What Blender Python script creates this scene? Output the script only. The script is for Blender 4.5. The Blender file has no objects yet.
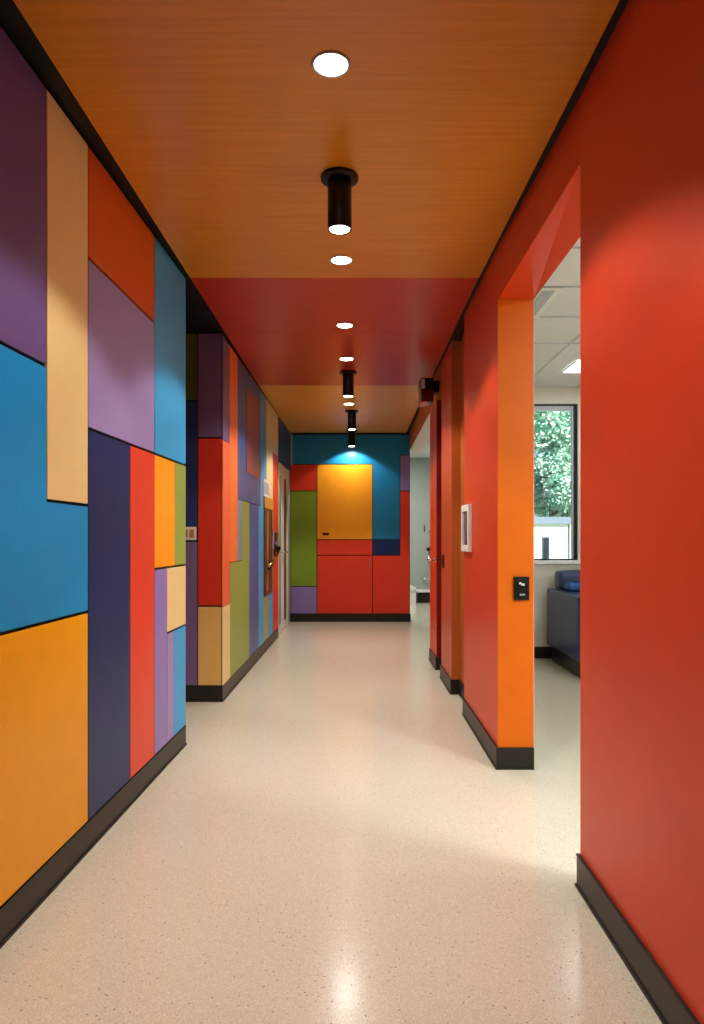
import bpy, bmesh, math, random
from mathutils import Vector
random.seed(7)
S = bpy.context.scene
COL = S.collection
F, VX, VY, H0 = 700.0, 356.0, 538.0, 1.3     # focal length (px), vanishing point, eye height
HC = 2.93                                     # ceiling height
BB = 0.122                                    # baseboard height

# ------------------------------------------------------------------ materials
def lin(c):
    return tuple(((v/255)/12.92 if v/255 <= .04045 else ((v/255+.055)/1.055)**2.4) for v in c) + (1.0,)

def new_mat(name):
    m = bpy.data.materials.new(name); m.use_nodes = True
    nt = m.node_tree
    return m, nt, nt.nodes['Principled BSDF']

def paint(name, rgb, rough=.38, var=.06, bump=.02, metal=0.0, scale=9.0, spec=.26):
    m, nt, b = new_mat(name)
    N, L = nt.nodes, nt.links
    tc = N.new('ShaderNodeTexCoord'); no = N.new('ShaderNodeTexNoise')
    no.inputs['Scale'].default_value = scale; no.inputs['Detail'].default_value = 4
    L.new(tc.outputs['Object'], no.inputs['Vector'])
    mx = N.new('ShaderNodeMix'); mx.data_type = 'RGBA'
    c = lin(rgb)
    mx.inputs['A'].default_value = tuple(v*(1-var) for v in c[:3]) + (1,)
    mx.inputs['B'].default_value = tuple(min(1, v*(1+var)) for v in c[:3]) + (1,)
    L.new(no.outputs['Fac'], mx.inputs['Factor']); L.new(mx.outputs['Result'], b.inputs['Base Color'])
    b.inputs['Roughness'].default_value = rough; b.inputs['Metallic'].default_value = metal
    b.inputs['Specular IOR Level'].default_value = spec
    if bump:
        n2 = N.new('ShaderNodeTexNoise'); n2.inputs['Scale'].default_value = 260
        L.new(tc.outputs['Object'], n2.inputs['Vector'])
        bp = N.new('ShaderNodeBump'); bp.inputs['Strength'].default_value = bump; bp.inputs['Distance'].default_value = .01
        L.new(n2.outputs['Fac'], bp.inputs['Height']); L.new(bp.outputs['Normal'], b.inputs['Normal'])
    return m

def wood(name, rgb, rgb2, rough=.32, stretch=(1.2, 26, 26)):
    m, nt, b = new_mat(name)
    N, L = nt.nodes, nt.links
    tc = N.new('ShaderNodeTexCoord'); mp = N.new('ShaderNodeMapping'); mp.inputs['Scale'].default_value = stretch
    no = N.new('ShaderNodeTexNoise'); no.inputs['Scale'].default_value = 1.6; no.inputs['Detail'].default_value = 8; no.inputs['Roughness'].default_value = .62
    L.new(tc.outputs['Object'], mp.inputs['Vector']); L.new(mp.outputs['Vector'], no.inputs['Vector'])
    rp = N.new('ShaderNodeValToRGB'); rp.color_ramp.elements[0].position = .3; rp.color_ramp.elements[1].position = .72
    rp.color_ramp.elements[0].color = lin(rgb2); rp.color_ramp.elements[1].color = lin(rgb)
    L.new(no.outputs['Fac'], rp.inputs['Fac']); L.new(rp.outputs['Color'], b.inputs['Base Color'])
    b.inputs['Roughness'].default_value = rough
    bp = N.new('ShaderNodeBump'); bp.inputs['Strength'].default_value = .05; bp.inputs['Distance'].default_value = .01
    L.new(no.outputs['Fac'], bp.inputs['Height']); L.new(bp.outputs['Normal'], b.inputs['Normal'])
    return m

def emit(name, rgb, strength):
    m, nt, b = new_mat(name)
    b.inputs['Base Color'].default_value = lin(rgb)
    b.inputs['Emission Color'].default_value = lin(rgb); b.inputs['Emission Strength'].default_value = strength
    return m

def terrazzo():
    m, nt, b = new_mat('terrazzo')
    N, L = nt.nodes, nt.links
    tc = N.new('ShaderNodeTexCoord')
    base = N.new('ShaderNodeTexNoise'); base.inputs['Scale'].default_value = 1.3; base.inputs['Detail'].default_value = 5
    L.new(tc.outputs['Object'], base.inputs['Vector'])
    mx = N.new('ShaderNodeMix'); mx.data_type = 'RGBA'
    mx.inputs['A'].default_value = lin((204, 196, 172)); mx.inputs['B'].default_value = lin((214, 206, 184))
    L.new(base.outputs['Fac'], mx.inputs['Factor'])
    out = mx.outputs['Result']
    for sc, thr, col, fac in ((330, .30, (150, 118, 88), .55), (240, .22, (246, 238, 222), .6), (150, .018, (84, 64, 50), .8), (420, .25, (176, 146, 112), .6)):
        vo = N.new('ShaderNodeTexVoronoi'); vo.inputs['Scale'].default_value = sc
        L.new(tc.outputs['Object'], vo.inputs['Vector'])
        # random cells only, small rounded chips
        sp = N.new('ShaderNodeSeparateColor'); L.new(vo.outputs['Color'], sp.inputs['Color'])
        g = N.new('ShaderNodeMath'); g.operation = 'LESS_THAN'; g.inputs[1].default_value = thr
        L.new(sp.outputs['Red'], g.inputs[0])
        d = N.new('ShaderNodeMath'); d.operation = 'LESS_THAN'; d.inputs[1].default_value = .42
        L.new(vo.outputs['Distance'], d.inputs[0])
        ml = N.new('ShaderNodeMath'); ml.operation = 'MULTIPLY'
        L.new(g.outputs[0], ml.inputs[0]); L.new(d.outputs[0], ml.inputs[1])
        m2 = N.new('ShaderNodeMath'); m2.operation = 'MULTIPLY'; m2.inputs[1].default_value = fac
        L.new(ml.outputs[0], m2.inputs[0])
        k = N.new('ShaderNodeMix'); k.data_type = 'RGBA'; k.inputs['B'].default_value = lin(col)
        L.new(m2.outputs[0], k.inputs['Factor']); L.new(out, k.inputs['A'])
        out = k.outputs['Result']
    L.new(out, b.inputs['Base Color'])
    b.inputs['Roughness'].default_value = .17
    b.inputs['Specular IOR Level'].default_value = .3
    return m

def glass():
    m, nt, b = new_mat('window_glass')
    N, L = nt.nodes, nt.links
    tr = N.new('ShaderNodeBsdfTransparent'); tr.inputs['Color'].default_value = (.93, .97, .97, 1)
    gl = N.new('ShaderNodeBsdfGlossy'); gl.inputs['Roughness'].default_value = .02
    fr = N.new('ShaderNodeFresnel'); fr.inputs['IOR'].default_value = 1.45
    mx = N.new('ShaderNodeMixShader')
    L.new(fr.outputs[0], mx.inputs[0]); L.new(tr.outputs[0], mx.inputs[1]); L.new(gl.outputs[0], mx.inputs[2])
    L.new(mx.outputs[0], N['Material Output'].inputs['Surface'])
    return m

def leafy(name, a, c):
    m, nt, b = new_mat(name)
    N, L = nt.nodes, nt.links
    tc = N.new('ShaderNodeTexCoord'); no = N.new('ShaderNodeTexNoise'); no.inputs['Scale'].default_value = 2.3; no.inputs['Detail'].default_value = 6
    L.new(tc.outputs['Object'], no.inputs['Vector'])
    rp = N.new('ShaderNodeValToRGB'); rp.color_ramp.elements[0].position = .35; rp.color_ramp.elements[1].position = .65
    rp.color_ramp.elements[0].color = lin(a); rp.color_ramp.elements[1].color = lin(c)
    L.new(no.outputs['Fac'], rp.inputs['Fac']); L.new(rp.outputs['Color'], b.inputs['Base Color'])
    b.inputs['Roughness'].default_value = .5
    return m

C = dict(
    purple=(102, 80, 134), lilac=(150, 132, 184), tan=(230, 202, 138), rust=(206, 86, 22), sky=(56, 158, 212), brightorange=(244, 124, 48),
    blue=(0, 146, 212), yellow=(240, 166, 0), navy=(14, 42, 92), red=(220, 66, 36), orange=(250, 158, 16),
    green=(142, 160, 70), violet=(140, 118, 178), slate=(70, 92, 150), deepred=(208, 52, 30), olive=(168, 158, 70),
    darkgreen=(84, 92, 36), darknavy=(48, 56, 100), plum=(120, 92, 130), coral=(236, 104, 66), bluegrey=(120, 146, 176),
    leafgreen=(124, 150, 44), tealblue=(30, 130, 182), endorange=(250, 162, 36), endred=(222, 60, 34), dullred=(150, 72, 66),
    aqua=(70, 162, 212), sand=(222, 176, 98))
M = {k: paint('paint_'+k, v) for k, v in C.items()}
M['black'] = paint('black_paint', (12, 11, 11), .5)
M['joint'] = paint('joint_black', (16, 14, 14), .7)
M['skirting'] = paint('dark_skirting', (40, 36, 32), .38)
M['blackmetal'] = paint('black_metal', (14, 13, 13), .35)
M['wallred'] = paint('wall_red', (216, 64, 26), .36)
M['wallorange'] = paint('wall_orange', (220, 104, 2), .42)
M['wallbrown'] = paint('wall_brown_orange', (182, 98, 40), .42)
M['walldark'] = paint('wall_dark_red', (120, 18, 12), .45)
M['white'] = paint('white_paint', (232, 230, 224), .5)
M['offwhite'] = paint('off_white_wall', (216, 210, 196), .6)
M['greywall'] = paint('grey_green_wall', (168, 174, 166), .6)
M['ceilwhite'] = paint('ceiling_tile', (226, 224, 222), .7)
M['cream'] = paint('cream_frame', (214, 202, 176), .4)
M['chrome'] = paint('chrome', (205, 205, 205), .18, metal=1.0, bump=0)
M['brass'] = paint('brass', (190, 140, 70), .25, metal=1.0, bump=0)
M['plastic_white'] = paint('white_plastic', (228, 214, 196), .35)
M['plastic_black'] = paint('black_plastic', (14, 13, 13), .3)
M['glyph'] = paint('pale_marking', (235, 235, 228), .5, bump=0)
M['leather'] = paint('navy_leather', (32, 46, 84), .34, bump=.08, spec=.5)
M['leather2'] = paint('blue_leather', (50, 88, 146), .4, bump=.08)
M['darkwood'] = wood('dark_wood', (96, 62, 36), (58, 36, 22), .35, (20, 20, 1.2))
M['lightwood'] = wood('light_wood', (176, 134, 84), (146, 104, 60), .35, (20, 20, 1.2))
M['amber'] = paint('amber', (214, 150, 60), .4)
M['ceil_orange'] = wood('ceiling_orange_wood', (214, 136, 30), (196, 119, 22))
M['ceil_red'] = wood('ceiling_red_wood', (192, 52, 30), (172, 43, 26), .30)
M['ceil_gold'] = wood('ceiling_gold_wood', (230, 164, 72), (208, 142, 56))
M['floor'] = terrazzo()
M['glass'] = glass()
M['lens'] = emit('lamp_lens', (255, 240, 218), 26)
M['troffer'] = emit('troffer_lens', (240, 248, 255), 4)
M['roofgrey'] = paint('roof_grey', (96, 108, 122), .6)
M['housewhite'] = paint('house_white', (236, 236, 234), .7)
M['bark'] = paint('bark', (92, 78, 64), .8)
M['leaf'] = leafy('leaf', (104, 168, 146), (206, 228, 208))
M['leaf2'] = leafy('leaf_dark', (70, 140, 122), (150, 196, 172))
M['ground'] = leafy('grass_ground', (96, 120, 78), (130, 150, 100))
M['darkglass'] = paint('dark_glass', (24, 30, 36), .1, bump=0)
M['redlens'] = paint('red_lens', (92, 10, 14), .2, bump=0)
M['palegrey'] = paint('pale_grey', (176, 176, 182), .35)

# ------------------------------------------------------------------ helpers
def link(name, bm, mats, parent=None, smooth=False):
    me = bpy.data.meshes.new(name)
    bmesh.ops.recalc_face_normals(bm, faces=bm.faces)
    bm.to_mesh(me); bm.free()
    for m in (mats if isinstance(mats, (list, tuple)) else [mats]): me.materials.append(m)
    if smooth:
        for p in me.polygons: p.use_smooth = True
    o = bpy.data.objects.new(name, me); COL.objects.link(o)
    if parent:
        o.parent = parent
        o.matrix_parent_inverse.identity()
        pl = parent
        off = Vector((0, 0, 0))
        while pl: off += pl.location; pl = pl.parent
        me.transform(__import__('mathutils').Matrix.Translation(-off))   # meshes are written in world metres
    return o

def tag(o, label=None, cat=None, group=None, kind=None):
    if label: o['label'] = label
    if cat: o['category'] = cat
    if group: o['group'] = group
    if kind: o['kind'] = kind
    return o

def empty(name, loc, label, cat, group=None, kind=None):
    o = bpy.data.objects.new(name, None); COL.objects.link(o); o.location = loc; o.empty_display_size = .1
    return tag(o, label, cat, group, kind)

def fbevel(bm, w, seg=2):
    if w > 0:
        bmesh.ops.bevel(bm, geom=list(bm.edges), offset=w, segments=seg, affect='EDGES', profile=.6, clamp_overlap=True)

def add_box(bm, lo, hi, mi=0):
    v = [bm.verts.new((x, y, z)) for x in (lo[0], hi[0]) for y in (lo[1], hi[1]) for z in (lo[2], hi[2])]
    for q in ((0, 1, 3, 2), (4, 6, 7, 5), (0, 4, 5, 1), (2, 3, 7, 6), (0, 2, 6, 4), (1, 5, 7, 3)):
        f = bm.faces.new([v[i] for i in q]); f.material_index = mi
    return v

def box_bm(lo, hi, bev=0.0, seg=2):
    bm = bmesh.new(); add_box(bm, lo, hi); fbevel(bm, bev, seg); return bm

def add_prism(bm, pts0, pts1):
    a = [bm.verts.new(p) for p in pts0]; b = [bm.verts.new(p) for p in pts1]
    n = len(a)
    bm.faces.new(a); bm.faces.new(b[::-1])
    for i in range(n): bm.faces.new((a[i], b[i], b[(i+1) % n], a[(i+1) % n]))

def plan(poly, z0, z1):
    bm = bmesh.new()
    add_prism(bm, [(x, y, z0) for x, y in poly], [(x, y, z1) for x, y in poly]); return bm

def add_lathe(bm, c, prof, n=32, axis='z'):
    rings = []
    for r, h in prof:
        ring = []
        for i in range(n):
            a = 2*math.pi*i/n
            p = (r*math.cos(a), r*math.sin(a), h)
            if axis == 'x': p = (p[2], p[0], p[1])
            if axis == 'y': p = (p[0], p[2], p[1])
            ring.append(bm.verts.new((c[0]+p[0], c[1]+p[1], c[2]+p[2])))
        rings.append(ring)
    for k in range(len(rings)-1):
        for i in range(n):
            bm.faces.new((rings[k][i], rings[k][(i+1) % n], rings[k+1][(i+1) % n], rings[k+1][i]))
    bm.faces.new(rings[0][::-1]); bm.faces.new(rings[-1])

def lathe_bm(c, prof, n=32, axis='z'):
    bm = bmesh.new(); add_lathe(bm, c, prof, n, axis); return bm

def tube_bm(pts, r, n=10):
    bm = bmesh.new(); pts = [Vector(p) for p in pts]; rings = []
    for i, p in enumerate(pts):
        d = (pts[min(i+1, len(pts)-1)] - pts[max(i-1, 0)]).normalized()
        u = d.cross(Vector((0, 0, 1))); u = u.normalized() if u.length > 1e-3 else Vector((1, 0, 0))
        w = d.cross(u).normalized()
        rings.append([bm.verts.new(p + r*(math.cos(2*math.pi*k/n)*u + math.sin(2*math.pi*k/n)*w)) for k in range(n)])
    for k in range(len(rings)-1):
        for i in range(n): bm.faces.new((rings[k][i], rings[k][(i+1) % n], rings[k+1][(i+1) % n], rings[k+1][i]))
    bm.faces.new(rings[0][::-1]); bm.faces.new(rings[-1])
    return bm

def struct(name, bm, mats, label, cat):
    return tag(link(name, bm, mats), label, cat, None, 'structure')

# wall planes ----------------------------------------------------------------
# side wall: X = a + b*Y ; coordinates (s=Y, z).   frontal wall: Y = y0 ; coordinates (s=X, z)
class Side:
    def __init__(self, a, b, inward, front=0.0): self.a, self.b, self.n, self.f = a, b, inward, front
    def X(self, y): return self.a + self.b*y
    def s(self, px): return (self.a + self.n*self.f)/((px-VX)/F - self.b)
    def z(self, px, py): return H0 + (VY-py)/F*self.s(px)
    def at(self, s, z, d): return (self.X(s) + self.n*d, s, z)
class Front:
    def __init__(self, y0): self.y0 = y0
    def s(self, px): return (px-VX)/F*self.y0
    def z(self, px, py): return H0 + (VY-py)/F*self.y0
    def at(self, s, z, d): return (s, self.y0 - d, z)

def bevel_slab(P, poly, d0, d1, bev):
    """slab on wall plane P: polygon (s,z) list, from depth d0 to d1 off the wall"""
    bm = bmesh.new()
    add_prism(bm, [P.at(s, z, d0) for s, z in poly], [P.at(s, z, d1) for s, z in poly])
    fbevel(bm, bev, 2)
    return bm

def rect(s0, s1, z0, z1): return [(s0, z0), (s1, z0), (s1, z1), (s0, z1)]

def inset(poly, g):
    """shrink an axis-aligned polygon by g (gs along s, gz along z)"""
    gs, gz = g; n = len(poly); out = []
    area = sum(poly[i][0]*poly[(i+1) % n][1]-poly[(i+1) % n][0]*poly[i][1] for i in range(n))
    if area < 0: poly = poly[::-1]
    for i in range(n):
        p, q, r = poly[i-1], poly[i], poly[(i+1) % n]
        ds = dz = 0
        for a, b in ((p, q), (q, r)):
            dx, dy = b[0]-a[0], b[1]-a[1]
            if abs(dx) > abs(dy): dz = gz if dx > 0 else -gz
            else: ds = -gs if dy > 0 else gs
        out.append((q[0]+ds, q[1]+dz))
    return out

def panel(P, poly, mat, label, group, g=(.004, .0065), d=(.002, .014), bev=.0015, lvl=0):
    o = link('wall_mounted_panel', bevel_slab(P, inset(poly, g), d[0]+lvl, d[1]+lvl, bev), M[mat])
    return tag(o, label, 'panel', group, 'thing')

# ------------------------------------------------------------------ planes
L1 = Side(-1.201, .0275, 1, .014)
L2 = Side(-1.1152, .0085, 1, .014)
FW = Front(5.564)
EW = Front(10.864)
def Xr(y):
    if y < 2.7: return .834 - .002*(y-2.6)
    if y < 8: return .7985 - .0015*(y-3.94)
    return .828
RW = Side(.7985+.0059, -.0015, -1)
TOP = HC - .002

# ------------------------------------------------------------------ shell
struct('floor', box_bm((-3.2, -3.2, -.12), (6.2, 14.9, 0)), M['floor'], 'polished cream terrazzo floor with fine brown specks running down the corridor', 'floor')
struct('ceiling', box_bm((-2.4, -3.2, HC+.012), (1.012, 11.0, HC+.1)), M['black'], 'black ceiling void seen as dark gaps along both walls', 'ceiling')
def ceil_panel(y0, y1, m, label):
    bm = bmesh.new()
    xe = lambda y: .80-.0125*(y-2.12) if y < 4.39 else .768 + .003*max(0, y-7)
    poly = [(-1.04, y0), (xe(y0), y0), (xe(y1), y1), (-1.04, y1)]
    add_prism(bm, [(x, y, HC) for x, y in poly], [(x, y, HC+.011) for x, y in poly]); fbevel(bm, .001, 1)
    struct('ceiling', bm, m, label, 'ceiling')
ceil_panel(-3, 4.388, M['ceil_orange'], 'orange brown wood ceiling nearest the viewer')
ceil_panel(4.392, 5.565, M['ceil_red'], 'dark red wood ceiling panel touching the near orange ceiling')
ceil_panel(5.569, 7.478, M['ceil_red'], 'dark red wood ceiling panel further in, beside the gold ceiling')
ceil_panel(7.482, 10.85, M['ceil_gold'], 'golden wood ceiling before the far end wall')

YE1 = 4.39
struct('wall_left', plan([(L1.X(-3), -3), (L1.X(YE1), YE1), (-2.2, YE1), (-2.2, -3)], 0, HC+.012), M['joint'],
       'near left wall, black backing behind large coloured panels', 'wall')
struct('wall_passage', plan([(-2.35, YE1), (-2.2, YE1), (-2.2, 5.564), (-2.35, 5.564)], 0, HC+.012), M['plum'], 'end wall of the dark side passage on the left', 'wall')
xc = L2.X(5.564)
struct('wall_left', plan([(xc, 5.564), (L2.X(9.22), 9.22), (L2.X(9.22)-.16, 9.22), (L2.X(9.22)-.16, 5.75), (-2.35, 5.75), (-2.35, 5.564)], 0, HC+.012), M['joint'],
       'far left wall, black backing behind narrow coloured panels', 'wall')
ZD = 2.31
struct('wall_left', plan([(L2.X(9.22), 9.22), (L2.X(10.45), 10.45), (L2.X(10.45)-.16, 10.45), (L2.X(9.22)-.16, 9.22)], ZD, HC+.012), M['joint'], 'wall above the cream door at the far left', 'wall')
struct('wall_left', plan([(L2.X(10.45), 10.45), (L2.X(10.864), 10.864), (L2.X(10.864)-.16, 10.864), (L2.X(10.45)-.16, 10.45)], 0, HC+.012), M['palegrey'], 'short pale wall between the cream door and the far end wall', 'wall')
XE = .838
struct('wall_end', box_bm((-1.3, 10.864, 0), (XE, 11.0, HC+.012)), M['joint'], 'end wall of the corridor behind blue, orange, green and red panels', 'wall')
struct('wall_back', box_bm((-1.6, -3.15, 0), (1.0, -3.0, HC+.012)), M['offwhite'], 'wall behind the viewer', 'wall')

# right side piers and headers (a wall slightly turned towards the corridor)
def pier(y0, y1, z0, z1, mats, label, x1=1.0, x0=None):
    f = (lambda y: x0) if x0 is not None else Xr
    bm = plan([(f(y0), y0), (f(y1), y1), (x1, y1), (x1, y0)], z0, z1)
    bmesh.ops.recalc_face_normals(bm, faces=bm.faces)
    for q in bm.faces:
        q.normal_update()
        if q.normal.y < -.8: q.material_index = 1
        elif q.normal.z < -.8: q.material_index = 2
    struct('wall_right', bm, mats, label, 'wall')
T = HC+.012
Y1a, Y1b, Y2a, Y2b, Y3a, Y3b = 3.94, 5.15, 5.83, 6.51, 6.90, 7.50
wr, wo, wb, wd = M['wallred'], M['wallorange'], M['wallbrown'], M['walldark']
pier(-3, 2.602, 0, T, [wr, wr, wr], 'large smooth red wall nearest the viewer at the right')
bm = bmesh.new()
add_prism(bm, [(Xr(2.602), 2.602, 2.69), (Xr(Y1a), Y1a, 2.642), (1.0, Y1a, 2.642), (1.0, 2.602, 2.645)], [(Xr(2.602), 2.602, T), (Xr(Y1a), Y1a, T), (1.0, Y1a, T), (1.0, 2.602, T)])
struct('wall_right', bm, wr, 'red header over the open doorway to the bright room', 'wall')
pier(Y1a, Y1b, 0, T, [wr, wo, wr], 'red pier with a bright orange end face carrying the black switch')
pier(Y1b, Y2a, 0, T, [wb, wb, wb], 'shallow brown recess behind the orange-faced pier', x0=.868)
pier(Y2a, Y2b, 0, T, [paint('wall_brown_red', (196, 76, 42), .36), wb, wb], 'second pier, reddish with a tan orange end face')
pier(Y2b, Y3a, 2.66, T, [wb, wb, wb], 'lintel over the recessed dark red door')
pier(Y3a, Y3b, 0, T, [wr, wd, wd], 'third narrow pier, red with a dark red end face')
pier(Y3b, 10.864, 2.645, T, [wb, wb, M['white']], 'brown header over the far opening to the grey lobby')
dr = struct('door_2', box_bm((.90, Y2b+.002, .005), (.945, Y3a-.002, 2.655), .002), M['walldark'], 'dark red door set back between two piers', 'door')

# baseboards -----------------------------------------------------------------
def ribbon(pts, t, z0, z1, bm):
    """solid strip along pts, thickness t to the left of travel"""
    P = [Vector(p) for p in pts]; off = []
    for i in range(len(P)):
        ns = []
        if i > 0: d = (P[i]-P[i-1]).normalized(); ns.append(Vector((-d.y, d.x)))
        if i < len(P)-1: d = (P[i+1]-P[i]).normalized(); ns.append(Vector((-d.y, d.x)))
        n = sum(ns, Vector((0, 0)))
        n = n.normalized(); k = t/max(.3, n.dot(ns[0]))
        off.append(P[i] + n*k)
    poly = [tuple(p) for p in P] + [tuple(p) for p in off[::-1]]
    add_prism(bm, [(x, y, z0) for x, y in poly], [(x, y, z1) for x, y in poly])
def baseboard(name, pts, label, h=BB):
    bm = bmesh.new()
    ribbon(pts, .010, .010, h-.006, bm)
    ribbon(pts, .016, .001, .010, bm)
    ribbon(pts, .0125, h-.006, h, bm)
    return struct(name, bm, M['skirting'], label, 'baseboard')
e = .0005
baseboard('baseboard_left', [(-2.2, YE1+e), (L1.X(YE1)+e, YE1+e), (L1.X(-3)+e, -3)], 'dark brown baseboard along the near left panels')
baseboard('baseboard_left', [(L2.X(9.20)+e, 9.20), (xc+e, 5.564-e), (-2.2, 5.564-e)], 'dark baseboard wrapping the far left wall corner')
baseboard('baseboard_end', [(XE+e, 11.0), (XE+e, 10.864-e), (L2.X(10.84), 10.864-e)], 'black baseboard under the far end wall')
baseboard('baseboard_right', [(Xr(-3)-e, -3), (Xr(2.602)-e, 2.602+e), (1.0, 2.602+e)], 'dark brown baseboard along the near red wall')
baseboard('baseboard_right', [(1.0, Y1a-e), (Xr(Y1a)-e, Y1a-e), (Xr(Y1b)-e, Y1b+e), (.868-e, Y1b+e)], 'dark baseboard round the orange-faced pier')
baseboard('baseboard_right', [(.868-e, Y1b+.03), (.868-e, Y2a-.026)], 'short dark baseboard in the brown recess')
baseboard('baseboard_right', [(.868, Y2a-e), (Xr(Y2a)-e, Y2a-e), (Xr(Y2b)-e, Y2b+e), (.89, Y2b+e)], 'dark baseboard round the second pier')
baseboard('baseboard_right', [(.89, Y3a-e), (Xr(Y3a)-e, Y3a-e), (Xr(Y3b)-e, Y3b+e), (1.0, Y3b+e)], 'dark baseboard round the third narrow pier')

# ------------------------------------------------------------------ near left panels
g1 = 'large coloured panels on the near left wall'
s, z = L1.s, L1.z
zb = BB + .004
Yn = 0.4
def zz(*pp): return sum(z(*p) for p in pp)/len(pp)
x0, x1, x2, x2b, x3, x4, x5 = s(47), s(88.2), s(130.3), s(130.3), s(154.7), s(175), YE1-.002
zA = zz((1, 343), (46, 365)); zB = zz((48, 501), (88, 505)); zC = zz((1, 633), (87, 613))
zD = zz((89, 259.5), (154.5, 321.5)); zE = zz((89, 427), (185, 466)); zF = zz((155, 569), (185, 565)); zG = zz((168, 632), (185, 626))
x6, x7 = s(167.2), s(174)
panel(L1, rect(Yn, x0, zA, TOP), 'purple', 'big dark purple panel at the top, nearest the viewer on the left wall', g1)
panel(L1, rect(x0, x1, zB, TOP), 'tan', 'tall tan panel beside the dark purple one on the left wall', g1)
panel(L1, rect(x1, x3, zD, TOP), 'rust', 'rust orange panel under the ceiling above the pale purple panel', g1)
panel(L1, rect(x1, x3, zE, zD), 'lilac', 'wide pale purple panel between rust orange and navy', g1)
panel(L1, rect(x3, x5, zE, TOP), 'sky', 'tall light blue panel at the upper far end of the near left wall', g1)
panel(L1, [(Yn, zC), (x1, zC), (x1, zB), (x0, zB), (x0, zA), (Yn, zA)], 'blue', 'large bright blue stepped panel reaching under the tan panel', g1)
panel(L1, rect(Yn, x1, zb, zC), 'yellow', 'large golden yellow panel at the bottom left', g1)
panel(L1, rect(x1, x2, zb, zE), 'navy', 'tall navy panel standing on the baseboard of the near left wall', g1)
panel(L1, rect(x2, x3, zb, zE), 'red', 'tall narrow red panel right of the navy panel', g1)
panel(L1, rect(x3, x4, zF, zE), 'orange', 'small bright orange panel under the light blue panel', g1)
panel(L1, rect(x4, x5, zF, zE), 'green', 'narrow green strip beside the small bright orange panel', g1)
panel(L1, rect(x3, x6, zb, zF), 'violet', 'narrow violet strip standing on the baseboard right of the red panel', g1)
panel(L1, rect(x6, x5, zG, zF), 'tan', 'small tan panel under the orange and green pair', g1)
panel(L1, rect(x6, x7, zb, zG), 'lilac', 'slim pale lilac strip below the small tan panel, a purple reflection built as a slab', g1)  # purple reflection on the blue panel, built as its own coloured strip
panel(L1, rect(x7, x5, zb, zG), 'sky', 'narrow blue panel at the lower far end of the near left wall', g1)

# ------------------------------------------------------------------ frontal panels beside the passage
g2 = 'panels on the wall face by the side passage'
s, z = FW.s, FW.z
xl, xm = s(198), xc
panel(FW, rect(xl, xm, z(200, 438), TOP), 'plum', 'dark purple panel at the top of the corner facing the viewer', g2)
panel(FW, rect(xl, xm, z(200, 606), z(200, 438)), 'deepred', 'dark red panel in the middle of the corner facing the viewer', g2)
panel(FW, rect(xl, xm, zb, z(200, 606)), 'sand', 'brown sand panel at the bottom of the corner facing the viewer', g2)
panel(FW, rect(-2.18, xl, z(190, 401), TOP), 'darkgreen', 'very dark green panel high in the side passage', g2)
panel(FW, rect(-2.18, xl, z(190, 541), z(190, 401)), 'darknavy', 'very dark navy panel in the side passage above the switch plate', g2)
panel(FW, rect(-2.18, xl, zb, z(190, 541)), 'plum', 'dull purple panel in the side passage below the switch plate', g2)
# switch plate
sx0, sx1, sz0, sz1 = -1.385, s(196.8), z(190, 540), z(190, 527)
sw = empty('light_switch', ((sx0+sx1)/2, FW.y0-.0145, sz0), 'cream double light switch plate on the wall of the side passage', 'light switch')
link('switch_plate', box_bm((sx0, FW.y0-.022, sz0), (sx1, FW.y0-.0145, sz1), .002), M['plastic_white'], sw)
for k in range(2):
    cx = sx0 + (sx1-sx0)*(.28+.44*k)
    link('rocker', box_bm((cx-.019, FW.y0-.028, sz0+.02), (cx+.019, FW.y0-.0215, sz1-.02), .003), M['lightwood'], sw)

TOP = HC - .022
# ------------------------------------------------------------------ far left panels
g3 = 'narrow coloured panels on the far left wall'
s, z = L2.s, L2.z
q = dict(g=(.0035, .004))
yc = 5.552
panel(L2, rect(yc, s(229.6), z(229, 443.5), TOP), 'plum', 'purple panel at the upper corner of the far left wall, lit from the corridor', g3, **q)
panel(L2, rect(yc, s(229.8), z(229, 604), z(229, 443.5)), 'coral', 'coral red panel at the middle of the far left wall corner', g3, **q)
panel(L2, rect(yc, s(230.2), zb, z(229, 604)), 'tan', 'slim pale tan panel at the bottom of the far left wall corner', g3, **q)
zO = z(234, 562)
panel(L2, rect(s(229.8), s(237.8), zO, TOP), 'brightorange', 'tall orange strip on the far left wall reaching the ceiling', g3, **q)
zN = z(238, 499)
panel(L2, rect(s(237.8), s(241.8), zO, zN), 'bluegrey', 'small grey blue strip left of the green panel on the far left wall', g3, **q)
panel(L2, [(s(230.2), zb), (s(249.4), zb), (s(249.4), zN), (s(241.8), zN), (s(241.8), zO), (s(230.2), zO)], 'green', 'stepped green panel standing on the baseboard of the far left wall', g3, **q)
panel(L2, rect(s(237.8), s(260.5), zN, TOP), 'slate', 'wide slate blue panel under the ceiling of the far left wall', g3, **q)
panel(L2, rect(s(246.2), s(258.5), z(250, 474), z(250, 391)), 'dullred', 'dull red patch laid over the slate blue panel', g3, lvl=.0125, d=(.002, .006), g=(.003, .004), bev=.001)  # thin dull red slab lying on the slate panel
panel(L2, rect(s(249.4), s(258.7), zb, zN), 'slate', 'tall slate blue strip right of the green panel on the far left wall', g3, **q)
panel(L2, [(s(258.7), zb), (s(264), zb), (s(264), zN-.02), (s(266.5), zN-.02), (s(266.5), TOP), (s(260.5), TOP), (s(260.5), zN), (s(258.7), zN)], 'aqua', 'light blue strip on the far left wall beside the notice board', g3, **q)
panel(L2, [(s(266.5), zN), (s(272.8), zN), (s(272.8), z(275, 454)), (s(278.1), z(275, 454)), (s(278.1), TOP), (s(266.5), TOP)], 'tan', 'pale tan panel under the ceiling above the notice board', g3, **q)
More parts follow.
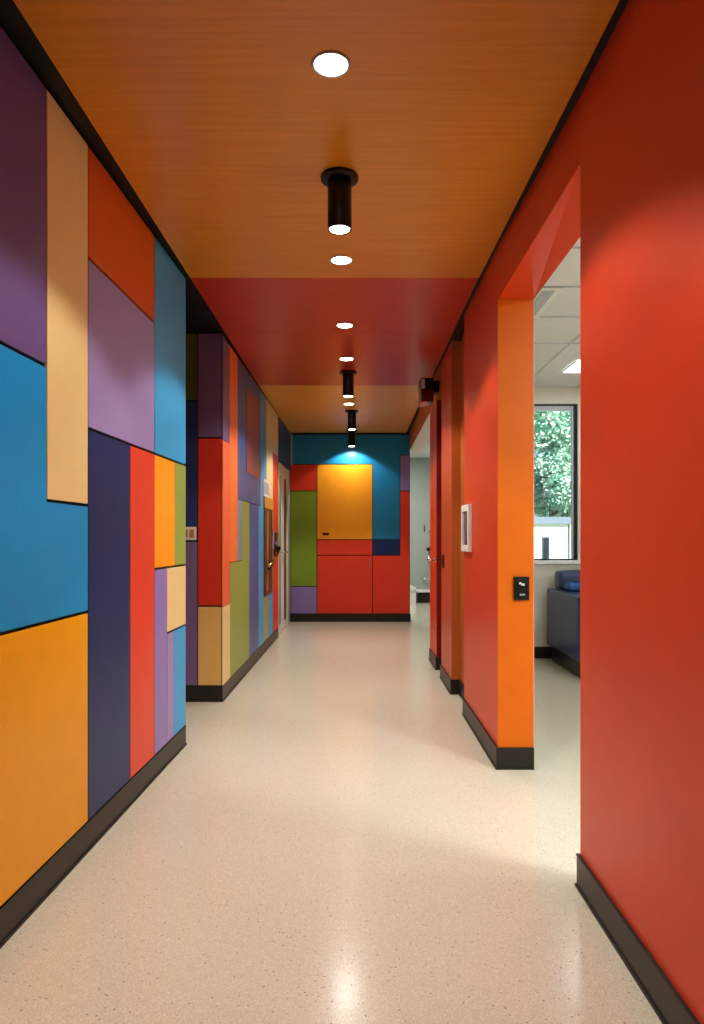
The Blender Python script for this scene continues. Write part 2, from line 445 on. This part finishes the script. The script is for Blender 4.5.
panel(L2, rect(s(264), s(268), zb, z(266, 592)), 'olive', 'olive strip below the notice board', g3, **q)
panel(L2, rect(s(268), s(272.8), zb, z(270, 592)), 'aqua', 'short light blue strip below the notice board', g3, **q)
panel(L2, rect(s(272.8), 9.20, zb, z(275, 454)), 'red', 'narrow red strip between the notice board and the cream door', g3, **q)
panel(L2, rect(s(278.1), 10.82, ZD+.02, TOP), 'navy', 'navy panel above the cream door on the far left wall', g3, **q)

# notice (paper in white frame)
def wall_slab(name, P, s0, s1, z0, z1, d0, d1, mat, parent, bev=.002):
    return link(name, bevel_slab(P, rect(s0, s1, z0, z1), d0, d1, bev), mat, parent)
nb = empty('notice', L2.at(8.0, 1.75, .015), 'small white notice above the tall wooden board on the far left wall', 'notice')
wall_slab('backing', L2, s(263.4), s(269.2), 1.765, 1.965, .0145, .019, M['white'], nb)
wall_slab('paper', L2, s(263.4)+.04, s(269.2)-.04, 1.80, 1.935, .0191, .0203, M['palegrey'], nb, .0005)
# tall wooden board
b0, b1, bz0, bz1 = s(263.6), s(272.2), z(268, 594), z(268, 498)
bd = empty('notice_board', L2.at((b0+b1)/2, bz0, .015), 'tall dark wooden board with an amber header on the far left wall', 'notice board')
wall_slab('back_panel', L2, b0, b1, bz0, bz1, .0145, .020, M['darkwood'], bd)
wall_slab('header', L2, b0, b1, bz1-.13, bz1, .0201, .027, M['amber'], bd)
for a0, a1 in ((b0, b0+.05), (b1-.07, b1)): wall_slab('stile', L2, a0, a1, bz0, bz1-.131, .0201, .026, M['lightwood' if a1 == b1 else 'darkwood'], bd)
wall_slab('centre_strip', L2, b0+.22, b0+.33, bz0+.05, bz1-.15, .0201, .024, M['lightwood'], bd)
wall_slab('bottom_rail', L2, b0+.051, b1-.071, bz0, bz0+.05, .0201, .025, M['darkwood'], bd)
# metal bracket
bk = empty('wall_bracket', L2.at(8.75, .95, .015), 'dark metal bracket with a slanted brass bar on the narrow red strip', 'bracket')
wall_slab('back_plate', L2, b1+.01, b1+.16, 1.15, 1.39, .0145, .022, M['lilac'], bk)
wall_slab('slotted_plate', L2, b1+.17, b1+.48, 1.12, 1.37, .0145, .034, M['blackmetal'], bk)
link('slanted_bar', tube_bm([L2.at(7.98, .975, .055), L2.at(8.25, 1.01, .06), L2.at(8.7, 1.09, .066), L2.at(8.9, 1.135, .05), L2.at(8.9, 1.135, .0345)], .016), M['brass'], bk, True)
link('lower_bar', tube_bm([L2.at(7.98, .945, .05), L2.at(8.3, .985, .055), L2.at(8.62, 1.07, .05), L2.at(8.66, 1.125, .03)], .012), M['blackmetal'], bk, True)
link('knob', lathe_bm(L2.at(b1+.10, 1.235, .0225), [(.014, 0), (.014, .02), (.03, .03), (.034, .042), (.02, .052)], 20, 'x'), M['chrome'], bk, True)
link('knob', lathe_bm(L2.at(b1+.30, 1.17, .0345), [(.014, 0), (.016, .02), (.034, .03), (.02, .05)], 20, 'x'), M['blackmetal'], bk, True)
for i in range(3): wall_slab('slot_rim', L2, b1+.20+.09*i, b1+.25+.09*i, 1.24, 1.35, .0341, .039, M['darkwood' if i % 2 else 'chrome'], bk, .001)

# cream door
d1 = empty('door_1', (L2.X(9.7), 9.7, 0), 'cream door in a cream frame at the far end of the left wall', 'door', None, 'structure')
def door_slab(name, y0, y1, z0, z1, dx0, dx1, mat, parent=d1):
    return link(name, bevel_slab(L2, rect(y0, y1, z0, z1), dx0, dx1, .002), mat, parent)
fr = bmesh.new()
fp = [(9.225, .002), (9.325, .002), (9.325, ZD-.10), (10.34, ZD-.10), (10.34, .002), (10.445, .002), (10.445, ZD-.004), (9.225, ZD-.004)]
add_prism(fr, [L2.at(p, r, -.15) for p, r in fp], [L2.at(p, r, .018) for p, r in fp])
link('door_frame', fr, M['cream'], d1)
door_slab('door_leaf', 9.335, 10.332, .008, ZD-.108, -.06, -.002, M['white'])
door_slab('glass_strip', 9.36, 9.58, .12, ZD-.16, -.0019, .002, M['darkglass'])
door_slab('glass_strip', 10.02, 10.30, .12, ZD-.16, -.0019, .002, M['darkwood'])
link('door_handle', tube_bm([L2.at(9.72, 1.10, -.002), L2.at(9.72, 1.10, .05), L2.at(9.76, 1.10, .06), L2.at(9.92, 1.10, .06)], .012), M['chrome'], d1, True)
struct('trim_1', box_bm((L2.X(10.6)+.002, 10.80, 2.42), (L2.X(10.6)+.04, 10.845, HC-.02), .003), M['palegrey'], 'pale vertical strip high in the far left corner', 'trim')

# ------------------------------------------------------------------ end wall panels
g4 = 'coloured panels on the far end wall'
s, z = EW.s, EW.z
w = dict(g=(.006, .007))
ex0, ex1 = L2.X(10.85)+.002, XE-.003
a1, a2, a3 = s(317), s(372.5), s(400)
zt, zr, zp = z(0, 464.3), z(0, 491), z(0, 586.4)
zm, zn, zo = z(0, 539.6), z(0, 555.3), z(0, 455)
panel(EW, [(ex0, zt), (a2, zt), (a2, zm), (a3, zm), (a3, zo), (ex1, zo), (ex1, TOP), (ex0, TOP)], 'tealblue', 'blue stepped panel across the top of the far end wall', g4, **w)
panel(EW, rect(ex0, a1, zr, zt), 'endred', 'small dark red panel above the green panel on the end wall', g4, **w)
panel(EW, rect(ex0, a1, zp, zr), 'leafgreen', 'upright green panel at the left of the end wall', g4, **w)
panel(EW, rect(ex0, a1, zb, zp), 'violet', 'small purple panel at the bottom left of the end wall', g4, **w)
po = panel(EW, rect(a1, a2, zm, zt), 'endorange', 'large bright orange panel in the middle of the end wall', g4, **w)
link('handle', bevel_slab(EW, rect(s(322.6), s(329), z(0, 535.2), z(0, 532.8)), .0142, .03, .002), M['redlens'], po)
panel(EW, rect(a1, a2, zn, zm), 'endred', 'low wide red panel directly under the orange panel', g4, **w)
panel(EW, rect(a2, a3, zn, zm), 'navy', 'small navy panel under the blue panel on the end wall', g4, **w)
pr = panel(EW, rect(a1, a2, zb, zn), 'endred', 'large red panel with a small lock at the bottom of the end wall', g4, **w)
link('lock', bevel_slab(EW, rect(s(369), s(370.2), z(0, 567.5), z(0, 559.5)), .0142, .024, .002), M['chrome'], pr)
panel(EW, [(a2, zb), (ex1, zb), (ex1, zr), (a3, zr), (a3, zn), (a2, zn)], 'endred', 'stepped red panel at the right edge of the end wall', g4, **w)
panel(EW, rect(a3, ex1, zr, zo), 'violet', 'small purple panel at the upper right edge of the end wall', g4, **w)

# ------------------------------------------------------------------ ceiling lamps
XL = -.086
WARM = (1.0, .98, .925)
def spot(name, parent, loc, power, angle, blend, radius, color=WARM):
    l = bpy.data.lights.new(name, 'SPOT'); l.energy = power; l.spot_size = math.radians(angle); l.spot_blend = blend
    l.shadow_soft_size = radius; l.color = color
    o = bpy.data.objects.new(name, l); COL.objects.link(o); o.parent = parent; o.location = Vector(loc) - parent.location
    return o
gd, gc = 'round recessed downlights in the ceiling', 'black cylinder spotlights under the ceiling'
def downlight(y, label, power=102):
    r = empty('recessed_downlight', (XL, y, HC), label, 'ceiling light', gd)
    link('trim_ring', lathe_bm((XL, y, HC), [(.055, -.0005), (.066, -.0005), (.068, -.003), (.065, -.006), (.060, -.0065), (.0575, -.004), (.055, -.002)], 40), M['palegrey'], r, True)
    link('lens', lathe_bm((XL, y, HC), [(.0572, -.0030), (.056, -.0045), (.03, -.0055), (.002, -.006)], 40), M['lens'], r, True)
    spot('downlight_lamp', r, (XL, y, HC-.012), power, 118, .22, .05)
downlight(2.407, 'largest round recessed light, nearest the viewer in the orange ceiling')
downlight(4.10, 'round recessed light just before the dark red ceiling, below the big black cylinder')
downlight(5.36, 'round recessed light in the nearer part of the dark red ceiling')
downlight(6.36, 'round recessed light in the further part of the dark red ceiling')
downlight(8.50, 'small round recessed light in the gold ceiling between two black cylinders', 165)
downlight(.80, 'unseen round recessed light overhead, added for fill before the nearest one seen', 78)  # out of view, added for ambient fill in the near corridor
downlight(-1.2, 'unseen round recessed light behind the viewer, added for fill')  # likewise unseen, added as fill from behind the camera
def cylinder_lamp(x, y, label, power=38, angle=76, tilt=0):
    r = empty('cylinder_spotlight', (x, y, HC), label, 'ceiling light', gc)
    link('mounting_plate', lathe_bm((x, y, HC), [(.083, -.0005), (.085, -.004), (.085, -.014), (.082, -.018), (.05, -.019)], 40), M['blackmetal'], r, True)
    link('housing', lathe_bm((x, y, HC), [(.052, -.0195), (.054, -.024), (.054, -.238), (.0525, -.242), (.048, -.242), (.046, -.232), (.02, -.230)], 40), M['blackmetal'], r, True)
    link('lens', lathe_bm((x, y, HC), [(.0455, -.2325), (.045, -.2385), (.041, -.2415), (.002, -.243)], 32), M['lens'], r, True)
    l = spot('cylinder_lamp', r, (x, y, HC-.25), power, angle, .3, .035)
    l.rotation_euler = (math.radians(tilt), 0, 0)
cylinder_lamp(-.074, 3.156, 'large black cylinder spotlight hanging from the near orange ceiling')
cylinder_lamp(-.076, 6.87, 'black cylinder spotlight hanging from the dark red ceiling')
cylinder_lamp(-.053, 8.97, 'black cylinder spotlight hanging from the middle of the gold ceiling')
cylinder_lamp(-.066, 10.60, 'black cylinder spotlight farthest away, lighting the blue end wall', 38, 124, 22)

# ------------------------------------------------------------------ right side fittings
sb = Front(Y1a)
sx0, sx1, sz0, sz1 = sb.s(513.6), sb.s(528.8), sb.z(0, 600), sb.z(0, 576.5)
k = empty('wall_switch', ((sx0+sx1)/2, Y1a, sz0), 'black wall switch with pale markings on the orange end face', 'switch')
link('switch_plate', box_bm((sx0, Y1a-.014, sz0), (sx1, Y1a-.001, sz1), .003), M['plastic_black'], k)
cx = (sx0+sx1)/2
link('rocker', box_bm((cx-.022, Y1a-.019, sz0+.062), (cx+.022, Y1a-.0142, sz1-.014), .002), M['blackmetal'], k)
link('rocker', box_bm((cx-.022, Y1a-.019, sz0+.014), (cx+.022, Y1a-.0142, sz0+.056), .002), M['blackmetal'], k)
bm = bmesh.new()
add_box(bm, (cx-.016, Y1a-.0205, sz1-.043), (cx-.002, Y1a-.0192, sz1-.031)); add_box(bm, (cx-.004, Y1a-.0205, sz1-.050), (cx+.014, Y1a-.0192, sz1-.038))
tag(link('marking', bm, M['glyph'], k), 'pale upper marking')
bm = bmesh.new()
for i in range(3): add_box(bm, (cx-.012+.010*i, Y1a-.0205, sz0+.026), (cx-.004+.010*i, Y1a-.0192, sz0+.037))
tag(link('marking', bm, M['palegrey'], k), 'grey lower marking')

# framed plaque on the red pier
pl = empty('framed_plaque', RW.at(4.97, 1.2, .001), 'small white framed dark plaque on the red side of the orange-faced pier', 'plaque')
y0, y1, z0, z1 = 4.81, 5.125, 1.205, 1.535
fw = .045
bm = bmesh.new()
for a in ((y0, y1, z1-fw, z1), (y0, y1, z0, z0+fw), (y0, y0+fw, z0+fw, z1-fw), (y1-fw, y1, z0+fw, z1-fw)):
    add_prism(bm, [RW.at(p, r, .002) for p, r in rect(*a)], [RW.at(p, r, .026) for p, r in rect(*a)])
link('picture_frame', bm, M['white'], pl)
wall_slab('dark_face', RW, y0+fw+.0005, y1-fw-.0005, z0+fw+.0005, z1-fw-.0005, .002, .012, M['darkglass'], pl, .001)
# lock plate on second pier, lever on third pier
lp = empty('lock_plate', RW.at(6.35, 1.03, .001), 'small dark lock plate on the second pier', 'lock')
wall_slab('plate', RW, 6.30, 6.42, 1.03, 1.15, -.003, .008, M['blackmetal'], lp)
wall_slab('bolt', RW, 6.34, 6.38, 1.06, 1.12, .0081, .016, M['darkwood'], lp)
lh = empty('lever_handle', RW.at(7.1, 1.08, .001), 'silver lever handle on the narrow third pier', 'door handle')
link('rose', lathe_bm(RW.at(6.96, 1.083, .003), [(.026, -.007), (.026, .024)], 20, 'x'), M['chrome'], lh, True)
link('lever', tube_bm([RW.at(6.96, 1.083, .027), RW.at(6.96, 1.083, .06), RW.at(7.0, 1.083, .066), RW.at(7.12, 1.083, .066)], .010), M['chrome'], lh, True)
# ceiling alarm
al = empty('alarm_beacon_mount', RW.at(6.7, 2.64, .001), 'dark alarm box with a deep red lower lens high by the ceiling on the right', 'alarm')
wall_slab('housing', RW, 6.60, 6.84, 2.70, 2.812, .058, .186, M['plastic_black'], al, .008)
wall_slab('lens', RW, 6.605, 6.835, 2.588, 2.699, .060, .184, M['redlens'], al, .01)
wall_slab('side_plate', RW, 6.592, 6.5995, 2.71, 2.80, .145, .182, M['palegrey'], al, .001)
wall_slab('bottom_lip', RW, 6.60, 6.84, 2.578, 2.5875, .13, .186, M['coral'], al, .001)
wall_slab('mounting_arm', RW, 6.66, 6.80, 2.69, 2.80, .001, .0575, M['blackmetal'], al, .003)

# ------------------------------------------------------------------ bright room on the right
YB = 7.58
zs0, zs1, wx0, wx1 = 1.03, 2.755, 1.86, 2.405
def wst(name, lo, hi, m, label): return struct(name, box_bm(lo, hi), m, label, 'wall')
wst('wall_window', (1.012, YB, 0), (5.6, YB+.14, zs0), M['offwhite'], 'cream wall below the window of the bright room')
wst('wall_window', (1.012, YB, zs1), (5.6, YB+.14, HC+.012), M['offwhite'], 'pale wall above the window of the bright room')
wst('wall_window', (1.012, YB, zs0), (wx0, YB+.14, zs1), M['offwhite'], 'pale wall left of the window in the bright room')
wst('wall_window', (wx1, YB, zs0), (5.6, YB+.14, zs1), M['offwhite'], 'pale wall right of the window in the bright room')
wst('wall_side', (5.6, -1.2, 0), (5.75, YB+.14, HC+.012), M['offwhite'], 'far side wall of the bright room')
wst('wall_front', (1.0005, -1.2, 0), (5.6, -1.05, HC+.012), M['offwhite'], 'front wall of the bright room')
wst('wall_inner', (1.0005, -1.05, 0), (1.004, 2.60, HC+.012), M['offwhite'], 'inner face of the red wall in the bright room')
wst('wall_inner', (1.0005, 3.945, 0), (1.004, YB, HC+.012), M['offwhite'], 'inner face of the piers in the bright room')
bm = bmesh.new(); add_box(bm, (1.0125, -1.2, HC+.005), (5.75, YB+.14, HC+.06))
struct('ceiling', bm, M['ceilwhite'], 'white tiled ceiling of the bright room', 'ceiling')
grid = bmesh.new()
xs = [1.2+.6*i for i in range(8)]; ys = [4.55-.62*i for i in range(9)][::-1] + [5.17, 5.87]
for x in xs: add_box(grid, (x-.008, -1.05, HC-.003), (x+.008, YB-.001, HC+.0045))
for y in ys: add_box(grid, (1.005, y-.008, HC-.0025), (5.599, y+.008, HC+.0045))
struct('trim_2', grid, M['palegrey'], 'grey metal grid of the tiled ceiling in the bright room', 'ceiling grid')
bm = bmesh.new(); ribbon([(2.0, YB-e), (1.032, YB-e)], .016, .001, .124, bm); ribbon([(5.59, YB-e), (2.0, YB-e)], .016, .001, .124, bm)
struct('baseboard_window', bm, M['skirting'], 'dark baseboard under the window of the bright room', 'baseboard')
# window
win = empty('window_1', (2.1, YB+.06, zs0), 'tall window with a dark frame and a pale sill in the bright room', 'window', None, 'structure')
bm = bmesh.new(); fwid = .038
for lo, hi in (((wx0, zs0+.03), (wx0+fwid, zs1)), ((wx1-fwid, zs0+.03), (wx1, zs1)), ((wx0+fwid, zs1-.018), (wx1-fwid, zs1)), ((wx0+fwid, zs0+.03), (wx1-fwid, zs0+.045))):
    add_box(bm, (lo[0], YB+.035, lo[1]), (hi[0], YB+.085, hi[1]))
link('window_frame', bm, M['blackmetal'], win)
bm = bmesh.new(); b2 = .016
for lo, hi in (((wx0+fwid, zs0+.045), (wx0+fwid+b2, zs1-.07)), ((wx1-fwid-b2, zs0+.045), (wx1-fwid, zs1-.07)), ((wx0+fwid, zs1-.07), (wx1-fwid, zs1-.0185))):
    add_box(bm, (lo[0], YB+.04, lo[1]), (hi[0], YB+.08, hi[1]))
tag(link('inner_frame', bm, M['palegrey'], win), 'pale grey inner frame')
link('pane', box_bm((wx0+fwid+b2, YB+.058, zs0+.045), (wx1-fwid-b2, YB+.062, zs1-.07)), M['glass'], win)
link('window_sill', box_bm((wx0-.03, YB-.035, zs0-.012), (wx1+.03, YB+.139, zs0+.03), .004), M['white'], win)
# ceiling fixtures of that room
tf = empty('ceiling_light_panel', (2.3, 6.72, HC), 'bright square light panel in the tiled ceiling', 'ceiling light')
link('diffuser', box_bm((2.03, 6.43, HC-.006), (2.58, 6.87, HC-.0035), .001), M['troffer'], tf)
link('panel_rim', (lambda b: ([add_box(b, lo, hi) for lo, hi in (((2.01, 6.42, HC-.010), (2.029, 6.88, HC-.0032)), ((2.581, 6.42, HC-.010), (2.60, 6.88, HC-.0032)), ((2.029, 6.42, HC-.010), (2.581, 6.429, HC-.0032)), ((2.029, 6.871, HC-.010), (2.581, 6.88, HC-.0032)))], b)[1])(bmesh.new()), M['white'], tf)
al_ = bpy.data.lights.new('panel_lamp', 'AREA'); al_.shape = 'RECTANGLE'; al_.size = .5; al_.size_y = .4; al_.energy = 9; al_.color = (.93, .97, 1)
ao = bpy.data.objects.new('panel_lamp', al_); COL.objects.link(ao); ao.parent = tf; ao.location = (0, 0, -.02)
for lx, ly, lb in ((4.7, 2.0, 'light panel at the far side of the tiled ceiling, out of sight'), (2.3, 1.8, 'light panel just behind the near red wall, out of sight')):
    t2 = empty('ceiling_light_panel', (lx, ly, HC), lb, 'ceiling light')  # unseen panels added to brighten the side room
    link('diffuser', box_bm((lx-.28, ly-.28, HC-.006), (lx+.28, ly+.28, HC-.0035), .001), M['troffer'], t2)
    l2 = bpy.data.lights.new('panel_lamp', 'AREA'); l2.size = .5; l2.energy = 95; l2.color = (.86, .94, 1)
    o2 = bpy.data.objects.new('panel_lamp', l2); COL.objects.link(o2); o2.parent = t2; o2.location = (0, 0, -.02)
dv = empty('ceiling_vent', (1.26, 4.8, HC), 'long slotted air vent in the tiled ceiling', 'air vent')
link('vent_frame', (lambda b: ([add_box(b, lo, hi) for lo, hi in (((1.20, 4.56, HC-.012), (1.215, 5.16, HC-.003)), ((1.305, 4.56, HC-.012), (1.345, 5.16, HC-.003)), ((1.215, 4.56, HC-.012), (1.305, 4.575, HC-.003)), ((1.215, 5.145, HC-.012), (1.305, 5.16, HC-.003)))], b)[1])(bmesh.new()), M['white'], dv)
link('slot', box_bm((1.215, 4.575, HC-.006), (1.305, 5.145, HC-.003)), M['palegrey'], dv)
for i in range(3): link('slat', box_bm((1.226+.028*i, 4.58, HC-.011), (1.236+.028*i, 5.14, HC-.0062)), M['palegrey'], dv)

# sofa ------------------------------------------------------------------------
sf = empty('sofa', (2.9, 6.95, 0), 'dark navy leather sofa under the window in the bright room', 'sofa')
def cushion(lo, hi, bev, m, name, puff=.0):
    bm = bmesh.new(); add_box(bm, lo, hi); fbevel(bm, bev, 4)
    bmesh.ops.subdivide_edges(bm, edges=[x for x in bm.edges if x.calc_length() > .25], cuts=5, use_grid_fill=True)
    c = (Vector(lo)+Vector(hi))/2; h = (Vector(hi)-Vector(lo))/2
    if puff:
        for v in bm.verts:
            u = [(v.co[i]-c[i])/h[i] for i in range(3)]
            k_ = (1-u[0]**2)*(1-u[2]**2) if h[1] < min(h[0], h[2]) else (1-u[0]**2)*(1-u[1]**2)
            ax = 1 if h[1] < min(h[0], h[2]) else 2
            v.co[ax] += puff*max(0, k_)*(1 if u[ax] > 0 else -1)
    o = link(name, bm, m, sf, True); return o
cushion((2.022, 6.36, .17), (2.23, 7.44, .765), .028, M['leather'], 'armrest', 0)
cushion((3.86, 6.36, .17), (4.04, 7.44, .765), .028, M['leather'], 'armrest', 0)
cushion((2.235, 6.42, .17), (3.855, 7.44, .33), .02, M['leather'], 'seat_frame')
cushion((2.235, 7.25, .335), (3.855, 7.44, .80), .03, M['leather'], 'back_frame')
for a in (2.24, 3.05): cushion((a, 6.38, .335), (a+.80, 7.10, .47), .04, M['leather'], 'seat_cushion', .02)
for a in (2.12, 3.06): cushion((a, 7.02, .775 if a < 2.2 else .48), (a+.86, 7.22, .95), .05, M['leather'], 'back_cushion', .025) if a > 2.2 else cushion((2.095, 7.20, .772), (3.04, 7.42, .955), .05, M['leather'], 'back_cushion', .02)
cushion((2.24, 7.03, .48), (3.04, 7.19, .765), .05, M['leather'], 'back_cushion', .02)
link('plinth', box_bm((2.07, 6.42, .002), (4.0, 7.40, .169), .006), M['plastic_black'], sf)
pil = tag(None or link('pillow', (lambda b: (add_box(b, (2.115, 6.96, .770), (2.55, 7.165, .85)), fbevel(b, .038, 4), b)[2])(bmesh.new()), M['leather2'], None, True), 'bright blue cushion lying on the near arm of the navy sofa', 'cushion')

# ------------------------------------------------------------------ far lobby
wst('wall_lobby', (-.6, 14.4, 0), (1.9, 14.55, 3.0), M['greywall'], 'pale grey green back wall of the far lobby')
wst('wall_lobby', (1.75, YB+.14, 0), (1.86, 14.4, 3.0), M['greywall'], 'side wall of the far lobby')
wst('wall_lobby', (-.75, 11.0, 0), (-.6, 14.55, 3.0), M['greywall'], 'left wall of the far lobby')
struct('ceiling', box_bm((1.0125, YB+.141, HC+.02), (1.86, 14.5, HC+.08)), M['ceilwhite'], 'white ceiling of the far lobby', 'ceiling')
struct('ceiling', box_bm((-.75, 11.0, HC+.02), (1.0124, 14.5, HC+.08)), M['ceilwhite'], 'white ceiling of the far lobby behind the end wall', 'ceiling')
lt = empty('ceiling_light_panel', (.35, 12.7, HC), 'unseen light panel added in the lobby ceiling behind the end wall', 'ceiling light')  # unseen lamp, added to keep the lobby walls lit
link('diffuser', box_bm((.1, 12.4, HC+.008), (.6, 13.0, HC+.0195), .001), M['troffer'], lt)
l3 = bpy.data.lights.new('panel_lamp', 'AREA'); l3.size = .5; l3.energy = 62; l3.color = (.98, 1, .97)
o3 = bpy.data.objects.new('panel_lamp', l3); COL.objects.link(o3); o3.parent = lt; o3.location = (0, 0, -.02)
bn = empty('low_bench', (1.4, 14.15, 0), 'low dark bench with a pale top against the lobby wall', 'bench')
link('bench_base', box_bm((1.25, 14.0, .002), (1.745, 14.38, .21), .01), M['skirting'], bn)
link('bench_top', box_bm((1.20, 13.97, .211), (1.748, 14.39, .245), .008), M['white'], bn)
cb = empty('white_bin', (1.14, 13.9, 0), 'small white bin beside the low bench in the lobby', 'bin')
link('bin_body', plan([(1.06, 13.9), (1.19, 13.9), (1.19, 14.2), (1.06, 14.2)], .002, .26), M['white'], cb)
link('lid', (lambda b: (add_prism(b, [(1.05, 13.88, .2605), (1.2, 13.88, .2605), (1.2, 13.88, .30), (1.05, 13.88, .37)], [(1.05, 14.22, .2605), (1.2, 14.22, .2605), (1.2, 14.22, .30), (1.05, 14.22, .37)]), b)[1])(bmesh.new()), M['white'], cb)
rl = empty('grab_rail', (1.45, 14.38, .4), 'thin metal grab rail above the low bench', 'rail')
link('rail_tube', tube_bm([(1.36, 14.395, .47), (1.36, 14.33, .47), (1.40, 14.31, .47), (1.7, 14.31, .47)], .018), M['chrome'], rl, True)
link('upright', tube_bm([(1.49, 14.31, .48), (1.49, 14.31, 1.02)], .014), M['chrome'], rl, True)
link('knob', lathe_bm((1.49, 14.31, 1.03), [(.02, 0), (.05, .02), (.05, .06), (.02, .08)], 16), M['blackmetal'], rl, True)
hk = empty('wall_hook_mount', (1.44, 14.39, 1.45), 'small metal hook alone on the lobby wall', 'hook')
link('hook_plate', box_bm((1.395, 14.385, 1.43), (1.415, 14.399, 1.56), .003), M['blackmetal'], hk)
link('hook_arm', tube_bm([(1.405, 14.384, 1.45), (1.43, 14.34, 1.435), (1.52, 14.33, 1.435)], .010), M['chrome'], hk, True)

# ------------------------------------------------------------------ outside
struct('ground', box_bm((1.9, YB+.3, -1.3), (40, 60, -1.0)), M['ground'], 'grassy ground outside the window', 'ground')
hs = empty('white_house', (4.5, 23, -1), 'white building with a grey roof edge outside the window', 'building')
link('wall', box_bm((1.95, 21, -.999), (6.35, 25, 1.72)), M['housewhite'], hs)
bm = bmesh.new()
add_prism(bm, [(1.9, 20.9, 1.721), (6.85, 20.9, 1.721), (6.85, 20.9, 1.93), (1.9, 20.9, 1.93)], [(1.9, 25.4, 1.721), (6.85, 25.4, 1.721), (6.85, 25.4, 1.93), (1.9, 25.4, 1.93)])
link('roof', bm, M['roofgrey'], hs)
hw = link('window', box_bm((5.58, 20.96, .5), (5.80, 20.999, 1.35), .01), M['roofgrey'], hs)
link('pane', box_bm((5.61, 20.94, .55), (5.77, 20.959, 1.30)), M['darkglass'], hw)
link('corner_post', box_bm((6.40, 20.92, -.999), (6.62, 21.15, 1.72)), M['housewhite'], hs)
fence = tag(link('hedge', (lambda b: ([b.faces.new([b.verts.new(c_) for c_ in ((x-.09, y, zz_-.07), (x+.09, y+random.uniform(-.1, .1), zz_-.05), (x+.07, y, zz_+.08), (x-.08, y+random.uniform(-.1, .1), zz_+.07))]) for x, y, zz_ in ((random.uniform(6.7, 10.5), random.uniform(23.2, 24), random.uniform(-1, 1.65)) for _ in range(3500))], b)[1])(bmesh.new()), M['leaf2']), 'dark green hedge beside the white building', 'hedge')
tag(fence, kind='thing')
def tree(x, y, h, r, mat, label, n=16000, base=1.0):
    t = empty('leafy_tree', (x, y, -1), label, 'tree', 'trees outside the window')
    bm = bmesh.new(); n_ = 12; rings = []
    for hh, rr in ((-1, .26), (0, .2), (h*.45, .15), (h*.8, .06)):
        rings.append([bm.verts.new((x+rr*math.cos(2*math.pi*i/n_), y+rr*math.sin(2*math.pi*i/n_), hh)) for i in range(n_)])
    for k_ in range(3):
        for i in range(n_): bm.faces.new((rings[k_][i], rings[k_][(i+1) % n_], rings[k_+1][(i+1) % n_], rings[k_+1][i]))
    link('trunk', bm, M['bark'], t, True)
    bm = bmesh.new()
    blobs = [(x+random.uniform(-.6, .6)*r, y+random.uniform(-.5, .5)*r, base+(h-base)*random.uniform(.12, .95), r*random.uniform(.35, .6)) for _ in range(16)]
    for i in range(n):
        bx, by, bz, br = blobs[i % len(blobs)]
        d = Vector((random.gauss(0, 1), random.gauss(0, 1), random.gauss(0, 1))).normalized()*br*random.uniform(.6, 1.05)
        p = Vector((bx, by, bz)) + d
        u = Vector((random.gauss(0, 1), random.gauss(0, 1), random.gauss(0, .6))).normalized(); w_ = u.cross(Vector((random.gauss(0, 1), random.gauss(0, 1), random.gauss(0, 1)))).normalized()
        a_ = random.uniform(.035, .07)
        bm.faces.new([bm.verts.new(p + u*a_*1.5), bm.verts.new(p + w_*a_), bm.verts.new(p - u*a_*1.5), bm.verts.new(p - w_*a_)])
    link('crown', bm, mat, t)
tree(7.5, 26.6, 7.5, 1.75, M['leaf'], 'pale green leafy tree nearest the window, right of the white building')
tree(9.9, 33.2, 9.5, 2.6, M['leaf2'], 'darker green tree standing behind the pale tree')
tree(3.2, 31, 9.5, 2.6, M['leaf'], 'tall pale tree rising behind the white building')
tree(12.4, 43, 15, 3.9, M['leaf2'], 'tallest dark tree, farthest away beyond the others', 18000)

# ------------------------------------------------------------------ sun, sky, camera
W = bpy.data.worlds.new('World'); S.world = W; W.use_nodes = True
bg = W.node_tree.nodes['Background']
sk = W.node_tree.nodes.new('ShaderNodeTexSky'); sk.sky_type = 'HOSEK_WILKIE'; sk.turbidity = 3.5; sk.sun_direction = (.5, -.6, .62)
W.node_tree.links.new(sk.outputs[0], bg.inputs['Color']); bg.inputs['Strength'].default_value = 4.0
sun = bpy.data.lights.new('sun', 'SUN'); sun.energy = 20.0; sun.angle = .02; sun.color = (1, .97, .92)
so = bpy.data.objects.new('sun', sun); COL.objects.link(so)
so.rotation_euler = Vector((.45, -.62, .64)).to_track_quat('Z', 'Y').to_euler()
cam = bpy.data.cameras.new('camera'); co = bpy.data.objects.new('camera', cam); COL.objects.link(co)
co.location = (0, 0, H0); co.rotation_euler = (math.pi/2, 0, 0)
cam.sensor_fit = 'HORIZONTAL'; cam.sensor_width = 36; cam.lens = F/704*36
cam.shift_x = -(VX-352)/704; cam.shift_y = (VY-512)/704; cam.clip_start = .05; cam.clip_end = 200
S.camera = co
S.view_settings.view_transform = 'Standard'; S.view_settings.look = 'None'; S.view_settings.exposure = 0
S.cycles.use_denoising = True; S.cycles.max_bounces = 10; S.cycles.diffuse_bounces = 5
S.cycles.sample_clamp_indirect = 6
